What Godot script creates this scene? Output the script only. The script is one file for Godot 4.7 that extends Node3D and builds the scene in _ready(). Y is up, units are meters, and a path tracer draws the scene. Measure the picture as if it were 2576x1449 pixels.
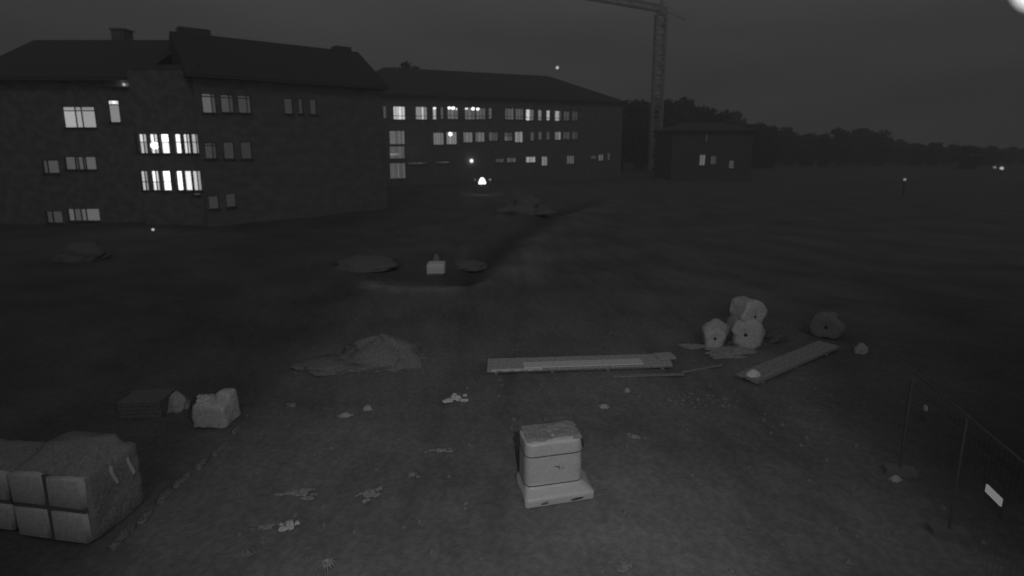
extends Node3D
# A building site at night seen by an infrared camera on a mast: a gravel lane with wrapped pallets and timber,
# three dark office wings with lit windows behind it, a row of trees and a tower crane against a faint sky.

# windows per building: left, right, bottom, top (metres on the facade), then width and brightness of each pane, transom height from the top, brightness above it
const WINDOWS_A := [
	[6.54, 8.96, 7.13, 8.69, [31.6, 0.419, 15.5, 0.366, 34.5, 0.335], 0.2, 0.8],
	[9.99, 10.82, 7.51, 9.15, [1, 0.246], 0.2, 3.2],
	[4.44, 5.68, 3.74, 4.75, [0.3, 0.053, 0.7, 0.071], 0, 1],
	[6.17, 8.54, 4.01, 5.02, [92, 0.088, 25, 0.056, 45, 0.088, 20, 0.064, 95, 0.112], 0, 1],
	[4.11, 5.37, -0.08, 0.88, [0.4, 0.038, 0.6, 0.053], 0, 1],
	[5.81, 8.27, 0.08, 1.07, [55, 0.112, 60, 0.067, 45, 0.102, 120, 0.129], 0, 1],
]
const WINDOWS_B := [
	[0.2, 0.77, 5.25, 6.68, [0.55, 0.543, 0.45, 0.331], 0.42, 1.6],
	[0.99, 1.58, 5.25, 6.68, [0.55, 0.906, 0.45, 0.551], 0.42, 1.4],
	[1.79, 2.39, 5.25, 6.68, [1, 1.26], 0.42, 1.4],
	[2.82, 3.26, 5.25, 6.68, [1, 1.365], 0.42, 1.0],
	[3.43, 3.92, 5.25, 6.68, [0.55, 0.906, 0.45, 0.551], 0.42, 1.0],
	[4.01, 4.65, 5.25, 6.68, [0.55, 0.459, 0.45, 0.279], 0.42, 1.05],
	[-0.01, 0.15, 5.3, 6.62, [1, 0.037], 0, 1],
	[-0.0, 0.53, 2.53, 4.0, [0.55, 0.567, 0.45, 0.284], 0.56, 1.0],
	[0.8, 1.35, 2.53, 4.0, [0.55, 1.008, 0.45, 0.504], 0.56, 1.5],
	[1.6, 2.21, 2.53, 4.0, [1, 1.68], 0.56, 1.1],
	[2.63, 3.09, 2.53, 4.0, [1, 1.68], 0, 1.0],
	[3.24, 3.76, 2.53, 4.0, [1, 1.05], 0, 1.0],
	[3.83, 4.45, 2.53, 4.0, [0.55, 0.63, 0.45, 0.315], 0, 1.0],
	[3.75, 4.28, 2.16, 2.37, [1, 0.053], 0, 1],
]
const WINDOWS_C := [
	[0.4, 1.31, 8.15, 9.55, [85, 0.11, 40, 0.051], 0.17, 0.8],
	[1.6, 2.47, 8.22, 9.53, [75, 0.059, 40, 0.041], 0.17, 1],
	[2.73, 3.63, 8.22, 9.54, [80, 0.048, 35, 0.048], 0.17, 1],
	[6.01, 6.67, 8.26, 9.48, [1, 0.037], 0, 1],
	[7.09, 7.46, 8.3, 9.52, [1, 0.033], 0, 1],
	[7.99, 8.53, 8.28, 9.54, [1, 0.031], 0, 1],
	[0.27, 1.05, 4.87, 6.04, [70, 0.048, 35, 0.036], 0.17, 1],
	[1.49, 2.22, 4.82, 6.1, [1, 0.034], 0, 1],
	[2.64, 3.42, 4.8, 6.11, [1, 0.033], 0, 1],
	[0.16, 0.86, 1.16, 2.16, [1, 0.034], 0, 1],
	[1.32, 2.02, 1.22, 2.27, [1, 0.03], 0, 1],
]
const WINDOWS_D := [
	[6.45, 6.92, 9.39, 11.16, [0.84, 0.084], 0, 1],
	[7.86, 9.54, 9.29, 11.14, [0.94, 0.679, 0.74, 0.78, 1.25, 0.943, 1.16, 0.706], 0.72, 1.0],
	[11.03, 12.73, 9.34, 11.18, [60, 0.31, 22, 0.893, 36, 0.253], 0.72, 1.0],
	[13.52, 14.08, 9.37, 11.23, [1.02, 0.501], 0.72, 1.1],
	[14.67, 15.15, 9.46, 11.23, [0.8, 0.102], 0.72, 1],
	[15.72, 17.38, 9.49, 11.3, [0.83, 0.185, 1.2, 0.175, 1.18, 0.129], 0.72, 1],
	[18.37, 20.07, 9.46, 11.27, [0.89, 0.162, 1.14, 0.179, 1.23, 0.121], 0.72, 0.9],
	[20.15, 21.65, 9.52, 11.21, [1.06, 0.165, 1.0, 0.128, 0.98, 0.121], 0.72, 1],
	[22.12, 22.68, 9.59, 11.28, [1.26, 0.123], 0.72, 1],
	[24.79, 26.27, 9.54, 11.28, [1.03, 0.104, 1.25, 0.119, 1.23, 0.135], 0.72, 1],
	[26.52, 27.85, 9.57, 11.28, [1.01, 0.121, 1.06, 0.122, 0.8, 0.115], 0.72, 1],
	[28.27, 29.67, 9.47, 11.21, [42, 0.82, 40, 0.152], 0.72, 1],
	[30.35, 31.01, 9.5, 11.18, [1.19, 0.231], 0.72, 1.1],
	[31.83, 32.46, 9.53, 11.14, [0.73, 0.486], 0.72, 1.2],
	[33.32, 34.44, 9.48, 11.1, [45, 0.457, 18, 0.104], 0.72, 1],
	[34.89, 35.97, 9.58, 11.06, [0.87, 0.086, 0.98, 0.078], 0.72, 1],
	[36.42, 37.52, 9.6, 11.09, [1.3, 0.06, 0.95, 0.06], 0.72, 1],
	[13.51, 15.11, 5.74, 7.56, [1.08, 0.202, 0.91, 0.255, 0.89, 0.234, 1.24, 0.182], 0, 1],
	[15.48, 17.08, 5.81, 7.67, [0.74, 0.259, 1.16, 0.317, 0.84, 0.275, 0.81, 0.294], 0, 1],
	[18.08, 19.56, 6.1, 7.64, [0.73, 0.174, 1.24, 0.195, 1.14, 0.195], 0, 1],
	[19.98, 21.46, 6.18, 7.66, [0.71, 0.142, 1.28, 0.181, 0.95, 0.194], 0, 1],
	[22.14, 23.63, 6.33, 7.67, [1.07, 0.109, 0.88, 0.079, 0.97, 0.077], 0, 1],
	[24.7, 26.02, 6.33, 7.65, [0.93, 0.171, 0.9, 0.105, 0.73, 0.116], 0.4, 0.6],
	[26.44, 27.78, 6.11, 7.78, [1.17, 0.338, 0.87, 0.29, 1.29, 0.349], 0, 1],
	[29.06, 29.75, 6.34, 7.77, [0.82, 0.086], 0, 1],
	[30.44, 31.08, 6.5, 7.81, [0.73, 0.087], 0, 1],
	[31.87, 32.48, 6.5, 7.82, [1.11, 0.073], 0, 1],
	[33.37, 34.5, 6.51, 7.84, [0.72, 0.193, 0.85, 0.273], 0, 1],
	[34.86, 36.13, 6.59, 7.85, [0.77, 0.068, 1.16, 0.064], 0, 1],
	[36.49, 37.59, 6.59, 7.86, [1.29, 0.058, 0.85, 0.056], 0, 1],
	[7.17, 9.35, 5.82, 7.77, [0.72, 0.18, 0.85, 0.224, 1.2, 0.187, 0.72, 0.164, 0.85, 0.16, 0.84, 0.222, 0.79, 0.145, 1.26, 0.193], 0, 1],
	[7.13, 9.27, 3.79, 5.61, [1.29, 0.126, 1.24, 0.143, 1.17, 0.149, 1.0, 0.106, 0.83, 0.158, 1.24, 0.161, 0.9, 0.143, 1.18, 0.142], 0, 1],
	[7.08, 9.29, 0.95, 3.22, [1.19, 0.141, 1.09, 0.152, 0.86, 0.169, 1.27, 0.11, 1.28, 0.171, 1.1, 0.107, 1.24, 0.113, 1.28, 0.151], 0, 1],
	[9.64, 12.41, 2.94, 3.32, [0.74, 0.046, 1.08, 0.057, 1.15, 0.067, 0.83, 0.041], 0, 1],
	[13.9, 15.86, 3.03, 3.38, [1.25, 0.057, 1.23, 0.061, 1.19, 0.086, 1.23, 0.077], 0, 1],
	[23.2, 24.6, 3.05, 3.66, [1.23, 0.068, 1.1, 0.073, 1.24, 0.091], 0, 1],
	[25.1, 26.64, 3.02, 3.79, [0.98, 0.111, 0.72, 0.084, 1.06, 0.109], 0, 1],
	[28.34, 30.0, 2.97, 3.91, [1.22, 0.443, 0.78, 0.391, 1.16, 0.425], 0, 1],
	[31.09, 32.11, 2.42, 3.92, [0.71, 0.351, 1.2, 0.238], 0, 1],
	[35.62, 37.01, 2.62, 4.03, [1.03, 0.119, 1.17, 0.115, 0.84, 0.126], 0, 1],
	[40.13, 41.18, 3.34, 4.0, [1.28, 0.056, 0.77, 0.075], 0, 1],
	[41.57, 42.54, 3.08, 4.15, [1.23, 0.128, 0.96, 0.15], 0, 1],
	[43.35, 43.9, 3.14, 4.38, [1.17, 0.062], 0, 1],
]
const WINDOWS_E := [
	[4.56, 5.51, 2.41, 4.18, [1.23, 0.154, 0.88, 0.199], 0, 1],
	[6.38, 7.3, 2.58, 3.97, [0.95, 0.066, 0.8, 0.068], 0, 1],
	[9.4, 10.27, 1.89, 3.26, [0.81, 0.066], 0, 1],
	[5.35, 5.71, 6.2, 7.42, [1.0, 0.045], 0, 1],
]


var rng := RandomNumberGenerator.new()
var lump := FastNoiseLite.new()
var taken := {}
var mats := {}
var texs := {}


func _ready() -> void:
	rng.seed = 7
	lump.seed = 11
	lump.frequency = 1.0
	lump.fractal_octaves = 3
	# ---- camera
	var cam := Camera3D.new()
	cam.name = "camera"
	cam.position = Vector3(0, 6.0, 0)
	cam.rotation_degrees = Vector3(-10, 0, 0)
	cam.near = 0.05
	cam.far = 2000.0
	var lens := CameraAttributesPhysical.new()
	lens.frustum_near = 0.05
	lens.frustum_far = 2000.0
	lens.frustum_focus_distance = 8.6
	lens.frustum_focal_length = 24.0
	lens.exposure_aperture = 0.72
	cam.attributes = lens
	add_child(cam)
	cam.projection = Camera3D.PROJECTION_FRUSTUM
	cam.near = 0.05
	cam.far = 2000.0
	cam.size = 2.0 * 0.05 * 724.5 / 1300.0
	cam.frustum_offset = Vector2(0, -0.05 * 135.0 / 1300.0)
	cam.current = true
	# ---- sky
	var env := Environment.new()
	env.background_mode = Environment.BG_SKY
	env.tonemap_mode = Environment.TONE_MAPPER_LINEAR
	env.tonemap_exposure = 1.0
	env.sdfgi_enabled = true
	env.ssao_enabled = true
	env.ssil_enabled = true
	env.volumetric_fog_enabled = true
	env.volumetric_fog_density = 0.0
	var sky := Sky.new()
	var pan := PanoramaSkyMaterial.new()
	pan.panorama = night_sky()
	sky.sky_material = pan
	env.sky = sky
	var we := WorldEnvironment.new()
	we.name = "world_environment"
	we.environment = env
	add_child(we)
	# ---- fill light added from behind the camera to lift the facades
	var fill_light := DirectionalLight3D.new()
	fill_light.name = "facade_fill"
	fill_light.light_energy = 0.028
	fill_light.light_angular_distance = 12.0
	fill_light.shadow_enabled = true
	fill_light.rotation_degrees = Vector3(-48, 14, 0)
	add_child(fill_light)
	infrared_lamp()
	haze()
	setting()
	buildings()
	trees()
	crane()
	lamps()
	lane_objects()


# ------------------------------------------------------------------ haze added over the far half of the yard to lift its darks
func haze() -> void:
	var f := FogVolume.new()
	f.name = "added_haze"
	f.shape = RenderingServer.FOG_VOLUME_SHAPE_BOX
	f.size = Vector3(420, 44, 150)
	f.position = Vector3(0, 20, -97)
	var m := FogMaterial.new()
	m.density = HAZE
	m.albedo = Color(0.95, 0.95, 0.95)
	f.material = m
	f.set_meta("kind", "stuff")
	f.set_meta("label", "thin haze added to lift the dark far half of the yard")
	f.set_meta("category", "haze")
	add_child(f)


const HAZE := 0.0065


# ------------------------------------------------------------------ names and tags
func numbered(called: String) -> String:
	if not taken.has(called):
		taken[called] = 0
		return called
	taken[called] += 1
	return "%s_%03d" % [called, taken[called]]


func tag(o: Node, label: String, category: String, group := "") -> Node:
	o.set_meta("label", label)
	o.set_meta("category", category)
	if group:
		o.set_meta("group", group)
	return o


func thing(called: String, label: String, category: String, at := Vector3.ZERO, turn := 0.0, group := "") -> Node3D:
	var o := Node3D.new()
	o.name = numbered(called)
	add_child(o, true)
	o.position = at
	o.rotation.y = turn
	tag(o, label, category, group)
	return o


func obj(called: String, mesh: Mesh, m: Material, parent: Node = null, at := Vector3.ZERO) -> MeshInstance3D:
	var o := MeshInstance3D.new()
	o.name = called if parent else numbered(called)
	o.mesh = mesh
	o.material_override = m
	o.position = at
	(parent if parent else self).add_child(o, true)
	return o


func single(called: String, label: String, category: String, mesh: Mesh, m: Material, at := Vector3.ZERO, turn := 0.0, group := "") -> MeshInstance3D:
	var o := obj(called, mesh, m, null, at)
	o.rotation.y = turn
	tag(o, label, category, group)
	return o


# ------------------------------------------------------------------ materials
func noise_tex(key: String, freq: float, lo: float, hi: float, octaves := 5, seed_ := 3, kind := FastNoiseLite.TYPE_SIMPLEX_SMOOTH) -> NoiseTexture2D:
	if texs.has(key):
		return texs[key]
	var n := FastNoiseLite.new()
	n.noise_type = kind
	n.frequency = freq
	n.fractal_octaves = octaves
	n.seed = seed_
	var t := NoiseTexture2D.new()
	t.width = 1024
	t.height = 1024
	t.seamless = true
	t.noise = n
	if lo >= 0.0:
		var g := Gradient.new()
		g.set_color(0, Color(lo, lo, lo))
		g.set_color(1, Color(hi, hi, hi))
		t.color_ramp = g
	texs[key] = t
	return t


func mat(called: String, albedo: float, rough := 0.9, scale := 0.0, lo := 0.75, relief := 0.0) -> StandardMaterial3D:
	if mats.has(called):
		return mats[called]
	var m := StandardMaterial3D.new()
	m.resource_name = called
	m.albedo_color = Color(albedo, albedo, albedo).linear_to_srgb()
	m.roughness = rough
	if scale > 0.0:
		m.albedo_texture = noise_tex("mottle%.2f" % lo, 0.012, lo, 1.0)
		m.uv1_triplanar = true
		m.uv1_world_triplanar = true
		m.uv1_scale = Vector3.ONE * scale
		if relief > 0.0:
			m.heightmap_enabled = true
			m.heightmap_texture = noise_tex("relief", 0.02, 0.0, 1.0, 6, 9)
			m.heightmap_scale = relief
	mats[called] = m
	return m


func glow(level: float, called := "lit_window") -> StandardMaterial3D:
	var key := "%s%.3f" % [called, level]
	if mats.has(key):
		return mats[key]
	var m := StandardMaterial3D.new()
	m.resource_name = key
	m.albedo_color = Color(0.1, 0.1, 0.1)
	m.roughness = 0.4
	m.emission_enabled = true
	m.emission = Color(1, 1, 1)
	m.emission_energy_multiplier = level
	mats[key] = m
	return m


func night_sky() -> ImageTexture:
	var im := Image.create(1024, 512, false, Image.FORMAT_RGBF)
	var n := FastNoiseLite.new()
	n.seed = 21
	n.frequency = 1.1
	n.fractal_octaves = 4
	for y in 512:
		var up := (0.5 - (y + 0.5) / 512.0) * PI
		for x in 1024:
			var a := (x + 0.5) / 1024.0 * TAU
			var d := Vector3(cos(a) * cos(up), sin(up) * 4.5, sin(a) * cos(up))
			var v := SKY * (1.0 + 0.5 * n.get_noise_3dv(d)) * (0.92 + 0.22 * clampf(sin(up) * 1.6, 0.0, 1.0))
			im.set_pixel(x, y, Color(v, v, v))
	return ImageTexture.create_from_image(im)


const SKY := 0.059


# ------------------------------------------------------------------ shapes
func begin() -> SurfaceTool:
	var st := SurfaceTool.new()
	st.begin(Mesh.PRIMITIVE_TRIANGLES)
	return st


func done(st: SurfaceTool) -> ArrayMesh:
	st.index()
	st.generate_normals()
	return st.commit()


func tri(st: SurfaceTool, a: Vector3, b: Vector3, c: Vector3) -> void:
	st.add_vertex(a)
	st.add_vertex(c)
	st.add_vertex(b)


func quad(st: SurfaceTool, a: Vector3, b: Vector3, c: Vector3, d: Vector3) -> void:   # counter-clockwise seen from the front
	tri(st, a, b, c)
	tri(st, a, c, d)


func add_box(st: SurfaceTool, c: Vector3, s: Vector3, b := Basis()) -> void:
	st.set_smooth_group(-1)
	var x := b.x * s.x * 0.5
	var y := b.y * s.y * 0.5
	var z := b.z * s.z * 0.5
	quad(st, c - x - y + z, c + x - y + z, c + x + y + z, c - x + y + z)
	quad(st, c + x - y - z, c - x - y - z, c - x + y - z, c + x + y - z)
	quad(st, c + x - y + z, c + x - y - z, c + x + y - z, c + x + y + z)
	quad(st, c - x - y - z, c - x - y + z, c - x + y + z, c - x + y - z)
	quad(st, c - x + y + z, c + x + y + z, c + x + y - z, c - x + y - z)
	quad(st, c - x - y - z, c + x - y - z, c + x - y + z, c - x - y + z)


func box(c: Vector3, s: Vector3) -> ArrayMesh:
	var st := begin()
	add_box(st, c, s)
	return done(st)


func add_bar(st: SurfaceTool, a: Vector3, b: Vector3, w: float, h: float) -> void:
	var d := (b - a).normalized()
	var up := Vector3.UP if absf(d.y) < 0.95 else Vector3.RIGHT
	var side := d.cross(up).normalized()
	add_box(st, (a + b) * 0.5, Vector3(w, h, a.distance_to(b)), Basis(side, side.cross(d) * -1.0, -d))


func loft(st: SurfaceTool, rings: Array, cap_top := true, cap_bottom := false) -> void:   # rings of equal length, from the bottom up, counter-clockwise seen from above
	st.set_smooth_group(0)
	for r in rings.size() - 1:
		var lo: PackedVector3Array = rings[r]
		var hi: PackedVector3Array = rings[r + 1]
		var n := lo.size()
		for i in n:
			var j := (i + 1) % n
			quad(st, lo[i], lo[j], hi[j], hi[i])
	if cap_top:
		fan(st, rings[rings.size() - 1], false)
	if cap_bottom:
		fan(st, rings[0], true)


func fan(st: SurfaceTool, ring: PackedVector3Array, down: bool) -> void:
	var mid := Vector3.ZERO
	for p in ring:
		mid += p
	mid /= ring.size()
	for i in ring.size():
		var j := (i + 1) % ring.size()
		if down:
			tri(st, mid, ring[j], ring[i])
		else:
			tri(st, mid, ring[i], ring[j])


func rounded_ring(x0: float, x1: float, z0: float, z1: float, y: float, radius: float, each := 6, wob := 0.0, salt := 0.0) -> PackedVector3Array:   # z0 is the far side (smaller z)
	var out := PackedVector3Array()
	var corners := [[x1 - radius, z1 - radius, 1.5], [x1 - radius, z0 + radius, 0.0], [x0 + radius, z0 + radius, 0.5], [x0 + radius, z1 - radius, 1.0]]
	for c in corners:
		for k in each + 1:
			var a: float = (c[2] + 0.5 * k / each) * PI
			out.append(Vector3(c[0] + cos(a) * radius, y, c[1] - sin(a) * radius))
		# points along the straight side that follows
	var fine := PackedVector3Array()
	for i in out.size():
		var p := out[i]
		var q := out[(i + 1) % out.size()]
		fine.append(p)
		var parts := int(p.distance_to(q) / 0.09)
		for k in range(1, parts):
			fine.append(p.lerp(q, float(k) / parts))
	if wob > 0.0:
		var mid := Vector3((x0 + x1) * 0.5, y, (z0 + z1) * 0.5)
		for i in fine.size():
			var p := fine[i]
			var d := (p - mid).normalized()
			fine[i] = p + d * wob * lump.get_noise_3d(p.x * 3.0 + salt, p.y * 3.5, p.z * 3.0 - salt) + Vector3(0, wob * 0.6 * lump.get_noise_3d(p.x * 4.0 - salt, 5.0, p.z * 4.0), 0)
	return fine


func same_count(rings: Array) -> Array:   # resample rings to the same number of points, each starting at the same corner
	var most := 0
	for r in rings:
		most = maxi(most, r.size())
	var out := []
	for r in rings:
		var total := 0.0
		var acc := [0.0]
		for i in r.size():
			total += r[i].distance_to(r[(i + 1) % r.size()])
			acc.append(total)
		var fresh := PackedVector3Array()
		var at := 0
		for k in most:
			var want := total * k / most
			while at < r.size() - 1 and acc[at + 1] < want:
				at += 1
			var f: float = (want - acc[at]) / maxf(acc[at + 1] - acc[at], 1e-6)
			fresh.append(r[at].lerp(r[(at + 1) % r.size()], f))
		out.append(fresh)
	return out


func ball(radius: float, segs := 10) -> SphereMesh:
	var s := SphereMesh.new()
	s.radius = radius
	s.height = radius * 2.0
	s.radial_segments = segs
	s.rings = segs / 2
	return s


func rod(radius: float, height: float, segs := 8) -> CylinderMesh:
	var c := CylinderMesh.new()
	c.top_radius = radius
	c.bottom_radius = radius
	c.height = height
	c.radial_segments = segs
	return c


func lumpy(size: Vector3, amp: float, salt: float, sharp := 1.6) -> ArrayMesh:   # a lump that rests on y = 0
	var st := begin()
	var rings := []
	for r in 13:
		var t := r / 12.0
		var ring := PackedVector3Array()
		for k in 28:
			var a := TAU * k / 28.0
			var prof := pow(maxf(0.0, 1.0 - pow(t, sharp)), 0.62)
			var d := Vector3(cos(a), t, -sin(a))
			var n := 1.0 + amp * lump.get_noise_3d(d.x * 1.3 + salt, t * 1.6, d.z * 1.3 - salt)
			var n2 := amp * 0.5 * lump.get_noise_3d(d.x * 3.1 - salt, t * 4.0, d.z * 3.1)
			ring.append(Vector3(cos(a) * prof * (n + n2) * size.x * 0.5, (t * (1.0 + amp * 0.5 * lump.get_noise_2d(a + salt, t)) - 0.03) * size.y, -sin(a) * prof * (n + n2) * size.z * 0.5))
		rings.append(ring)
	loft(st, rings)
	return done(st)


func scrap(w: float, d: float, lift: float, salt: float) -> ArrayMesh:   # a crumpled piece of torn sheet with a few shreds round it
	var st := begin()
	var r := RandomNumberGenerator.new()
	r.seed = int(salt * 10.0) + 3
	add_crumple(st, Vector3.ZERO, w * 0.55, d * 0.65, lift, salt)
	for k in 10:
		var s := r.randf_range(0.10, 0.36)
		add_crumple(st, Vector3(r.randf_range(-0.55, 0.55) * w, 0.0, r.randf_range(-0.55, 0.55) * d), w * s, d * s * 1.2, lift * 0.5, salt + k * 3.1)
	return done(st)


func add_crumple(st: SurfaceTool, mid: Vector3, w: float, d: float, lift: float, salt: float) -> void:
	st.set_smooth_group(-1)
	var rows := []
	var n := 30
	for i in 8:
		var row := PackedVector3Array()
		for j in n:
			var a := TAU * j / n
			var edge := 0.30 / maxf(absf(cos(a)), absf(sin(a))) + 0.20 + 0.24 * lump.get_noise_2d(cos(a) * 1.4 + salt, sin(a) * 1.4 - salt) + 0.07 * lump.get_noise_2d(cos(a) * 3.0 - salt, sin(a) * 3.0)
			var q := i / 7.0
			var p := Vector2(cos(a), sin(a)) * edge * q
			var fold := absf(lump.get_noise_2d(p.x * 3.6 - salt, p.y * 3.6 + salt)) * 1.9
			var y := lift * (0.25 + fold) * (1.0 - 0.75 * q * q) + 0.004
			row.append(mid + Vector3(p.x * w, maxf(y, 0.004), -p.y * d))
		rows.append(row)
	for i in 7:
		for j in n:
			var k := (j + 1) % n
			quad(st, rows[i][j], rows[i + 1][j], rows[i + 1][k], rows[i][k])


# ------------------------------------------------------------------ ground
func ground_y(x: float, z: float) -> float:
	var far := clampf((-z - 14.0) / 25.0, 0.0, 1.0)
	var y := 0.035 * lump.get_noise_2d(x * 0.9, z * 0.9) + 0.02 * lump.get_noise_2d(x * 3.0 + 40.0, z * 3.0)
	y += far * 0.35 * lump.get_noise_2d(x * 0.06 + 9.0, z * 0.06)
	# the lane's left edge: a low bank of darker soil
	var edge := smoothstep(-5.75, -6.35, x + 0.12 * lump.get_noise_2d(z * 0.8, 3.0)) * smoothstep(-22.0, -14.0, z)
	y -= 0.06 * edge
	# a shallow pit with a rim of gravel in the middle distance
	var e := Vector2((x + 3.9) / 3.4, (z + 25.2) / 4.2).length()
	y -= 0.16 * smoothstep(1.1, 0.5, e)
	y += 0.10 * exp(-pow((e - 1.06) / 0.10, 2.0)) * smoothstep(-23.5, -21.0, z) * (0.6 + 0.6 * lump.get_noise_2d(x * 0.9, 7.0))
	# a ditch that curves from the pit towards the main building, with the spoil thrown up on its right
	var dc := ditch(z)
	var on_run := smoothstep(-20.5, -23.0, z) * smoothstep(-58.0, -48.0, z)
	y -= 0.30 * exp(-pow((x - dc) / 0.9, 2.0)) * on_run
	y += 0.22 * exp(-pow((x - dc - 2.2) / 0.9, 2.0)) * on_run * (0.7 + 0.6 * lump.get_noise_2d(x * 0.3, z * 0.4))
	# shallow wheel ruts along the lane
	for rut in [-1.9, 0.1, 3.9, 5.6]:
		var off: float = x - rut - 0.35 * sin(z * 0.21 + rut)
		y -= 0.05 * exp(-pow(off / 0.18, 2.0)) * (0.6 + 0.6 * lump.get_noise_2d(z * 0.5, rut))
	return y


func ditch(z: float) -> float:
	var t := clampf((-z - 20.0) / 29.0, 0.0, 1.4)
	return -2.5 + 3.0 * t + 5.6 * t * t + 0.5 * lump.get_noise_2d(z * 0.15, 50.0)


func soil_tone(x: float, z: float) -> float:   # linear base colour of the soil: dark topsoil beside a pale compacted gravel lane, with light falloff painted in at the right
	var n := lump.get_noise_2d(x * 0.25 + 70.0, z * 0.25)
	var wob := 0.5 * lump.get_noise_2d(x * 0.7, z * 0.7 + 30.0)
	var lane := smoothstep(-7.2, -5.2, x + wob * 1.2) * (1.0 - smoothstep(6.0, 7.8, x + wob * 0.6) * smoothstep(-13.0, -8.5, z)) * (1.0 - 0.8 * smoothstep(8.5, 16.0, x + wob))
	var edge_far := smoothstep(-14.0, -32.0, z)
	lane = lerpf(lane, smoothstep(-16.0, 0.0, x) * 0.8 + 0.3, edge_far)
	var e := Vector2((x + 3.9) / 3.4, (z + 25.2) / 4.2).length()
	var rim := exp(-pow((e - 1.06) / 0.13, 2.0)) * smoothstep(-22.8, -21.2, z) * clampf(0.55 + 0.9 * lump.get_noise_2d(x * 0.8, 7.0), 0.0, 1.0)
	var v := lerpf(0.115, 0.20, lane) * (1.0 + 0.35 * n + 0.2 * lump.get_noise_2d(x * 1.9, z * 1.9))
	v *= 1.0 - 0.45 * smoothstep(6.6, 9.5, x) * smoothstep(-22.0, -9.0, z)  # darkening to the right imitates the weaker light out there
	v *= 1.0 - 0.15 * smoothstep(1.2, 0.6, e)
	var dc := ditch(z)
	var on_run := smoothstep(-20.5, -23.0, z) * smoothstep(-60.0, -48.0, z)
	v *= 1.0 - 0.45 * exp(-pow((x - dc) / 1.1, 2.0)) * on_run
	v *= 1.0 + 0.40 * exp(-pow((x - dc - 2.4) / 1.3, 2.0)) * on_run * (0.7 + 0.8 * lump.get_noise_2d(x * 0.3, z * 0.4))
	for rut in [-1.9, 0.1, 3.9, 5.6]:
		var off: float = x - rut - 0.35 * sin(z * 0.21 + rut)
		v *= 1.0 - 0.16 * exp(-pow(off / 0.2, 2.0)) * clampf(0.7 + 1.2 * lump.get_noise_2d(z * 0.4, rut), 0.0, 1.0)
	return lerpf(v, 0.46, rim * 0.9)


func warp(t: float, near: float, far: float) -> float:
	return signf(t) * (near * absf(t) + (far - near) * pow(absf(t), 5.0))


func setting() -> void:
	var st := begin()
	st.set_smooth_group(0)
	var nx := 300
	var nz := 300
	var pts := []
	for j in nz + 1:
		var row := PackedVector3Array()
		var tz := j / float(nz)
		var z := 4.0 - (26.0 * tz + 674.0 * pow(tz, 5.0))
		for i in nx + 1:
			var x := warp(i / float(nx) * 2.0 - 1.0, 20.0, 600.0)
			row.append(Vector3(x, ground_y(x, z), z))
		pts.append(row)
	for j in nz + 1:
		for i in nx + 1:
			var p: Vector3 = pts[j][i]
			var v := soil_tone(p.x, p.z)
			st.set_color(Color(v, v, v))
			st.add_vertex(p)
	for j in nz:
		for i in nx:
			var a := j * (nx + 1) + i
			var b := a + 1
			var c := a + nx + 1
			var d := c + 1
			for k in [a, c, b, b, c, d]:
				st.add_index(k)
	st.generate_normals()
	var m := StandardMaterial3D.new()
	m.resource_name = "soil"
	m.vertex_color_use_as_albedo = true
	m.albedo_texture = noise_tex("soil", 0.012, 0.80, 1.0, 4, 5)
	m.uv1_triplanar = true
	m.uv1_world_triplanar = true
	m.uv1_scale = Vector3.ONE * 0.45
	m.roughness = 0.95
	m.heightmap_enabled = true
	m.heightmap_texture = noise_tex("soil_relief", 0.03, 0.0, 1.0, 6, 15)
	m.heightmap_scale = 0.9
	var g := obj("ground", st.commit(), m)
	g.set_meta("kind", "structure")
	# loose stones pressed into the lane
	var mm := MultiMesh.new()
	mm.transform_format = MultiMesh.TRANSFORM_3D
	mm.mesh = lumpy(Vector3(1, 0.55, 0.8), 0.7, 3.3)
	mm.instance_count = 900
	for i in 900:
		var x := rng.randf_range(-6.0, 7.5)
		var z := -rng.randf_range(4.5, 22.0)
		var s := pow(rng.randf(), 3.0) * 0.09 + 0.018
		mm.set_instance_transform(i, Transform3D(Basis(Vector3.UP, rng.randf() * TAU).scaled(Vector3.ONE * s), Vector3(x, ground_y(x, z) - s * 0.12, z)))
	var mi := MultiMeshInstance3D.new()
	mi.name = "loose_stones"
	mi.multimesh = mm
	mi.material_override = mat("stone", 0.27, 0.9, 1.5, 0.7)
	tag(mi, "small loose stones scattered over the gravel lane", "stones")
	mi.set_meta("kind", "stuff")
	add_child(mi, true)


func on(x: float, z: float, sink := 0.0) -> Vector3:
	return Vector3(x, ground_y(x, z) - sink, z)


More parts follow.
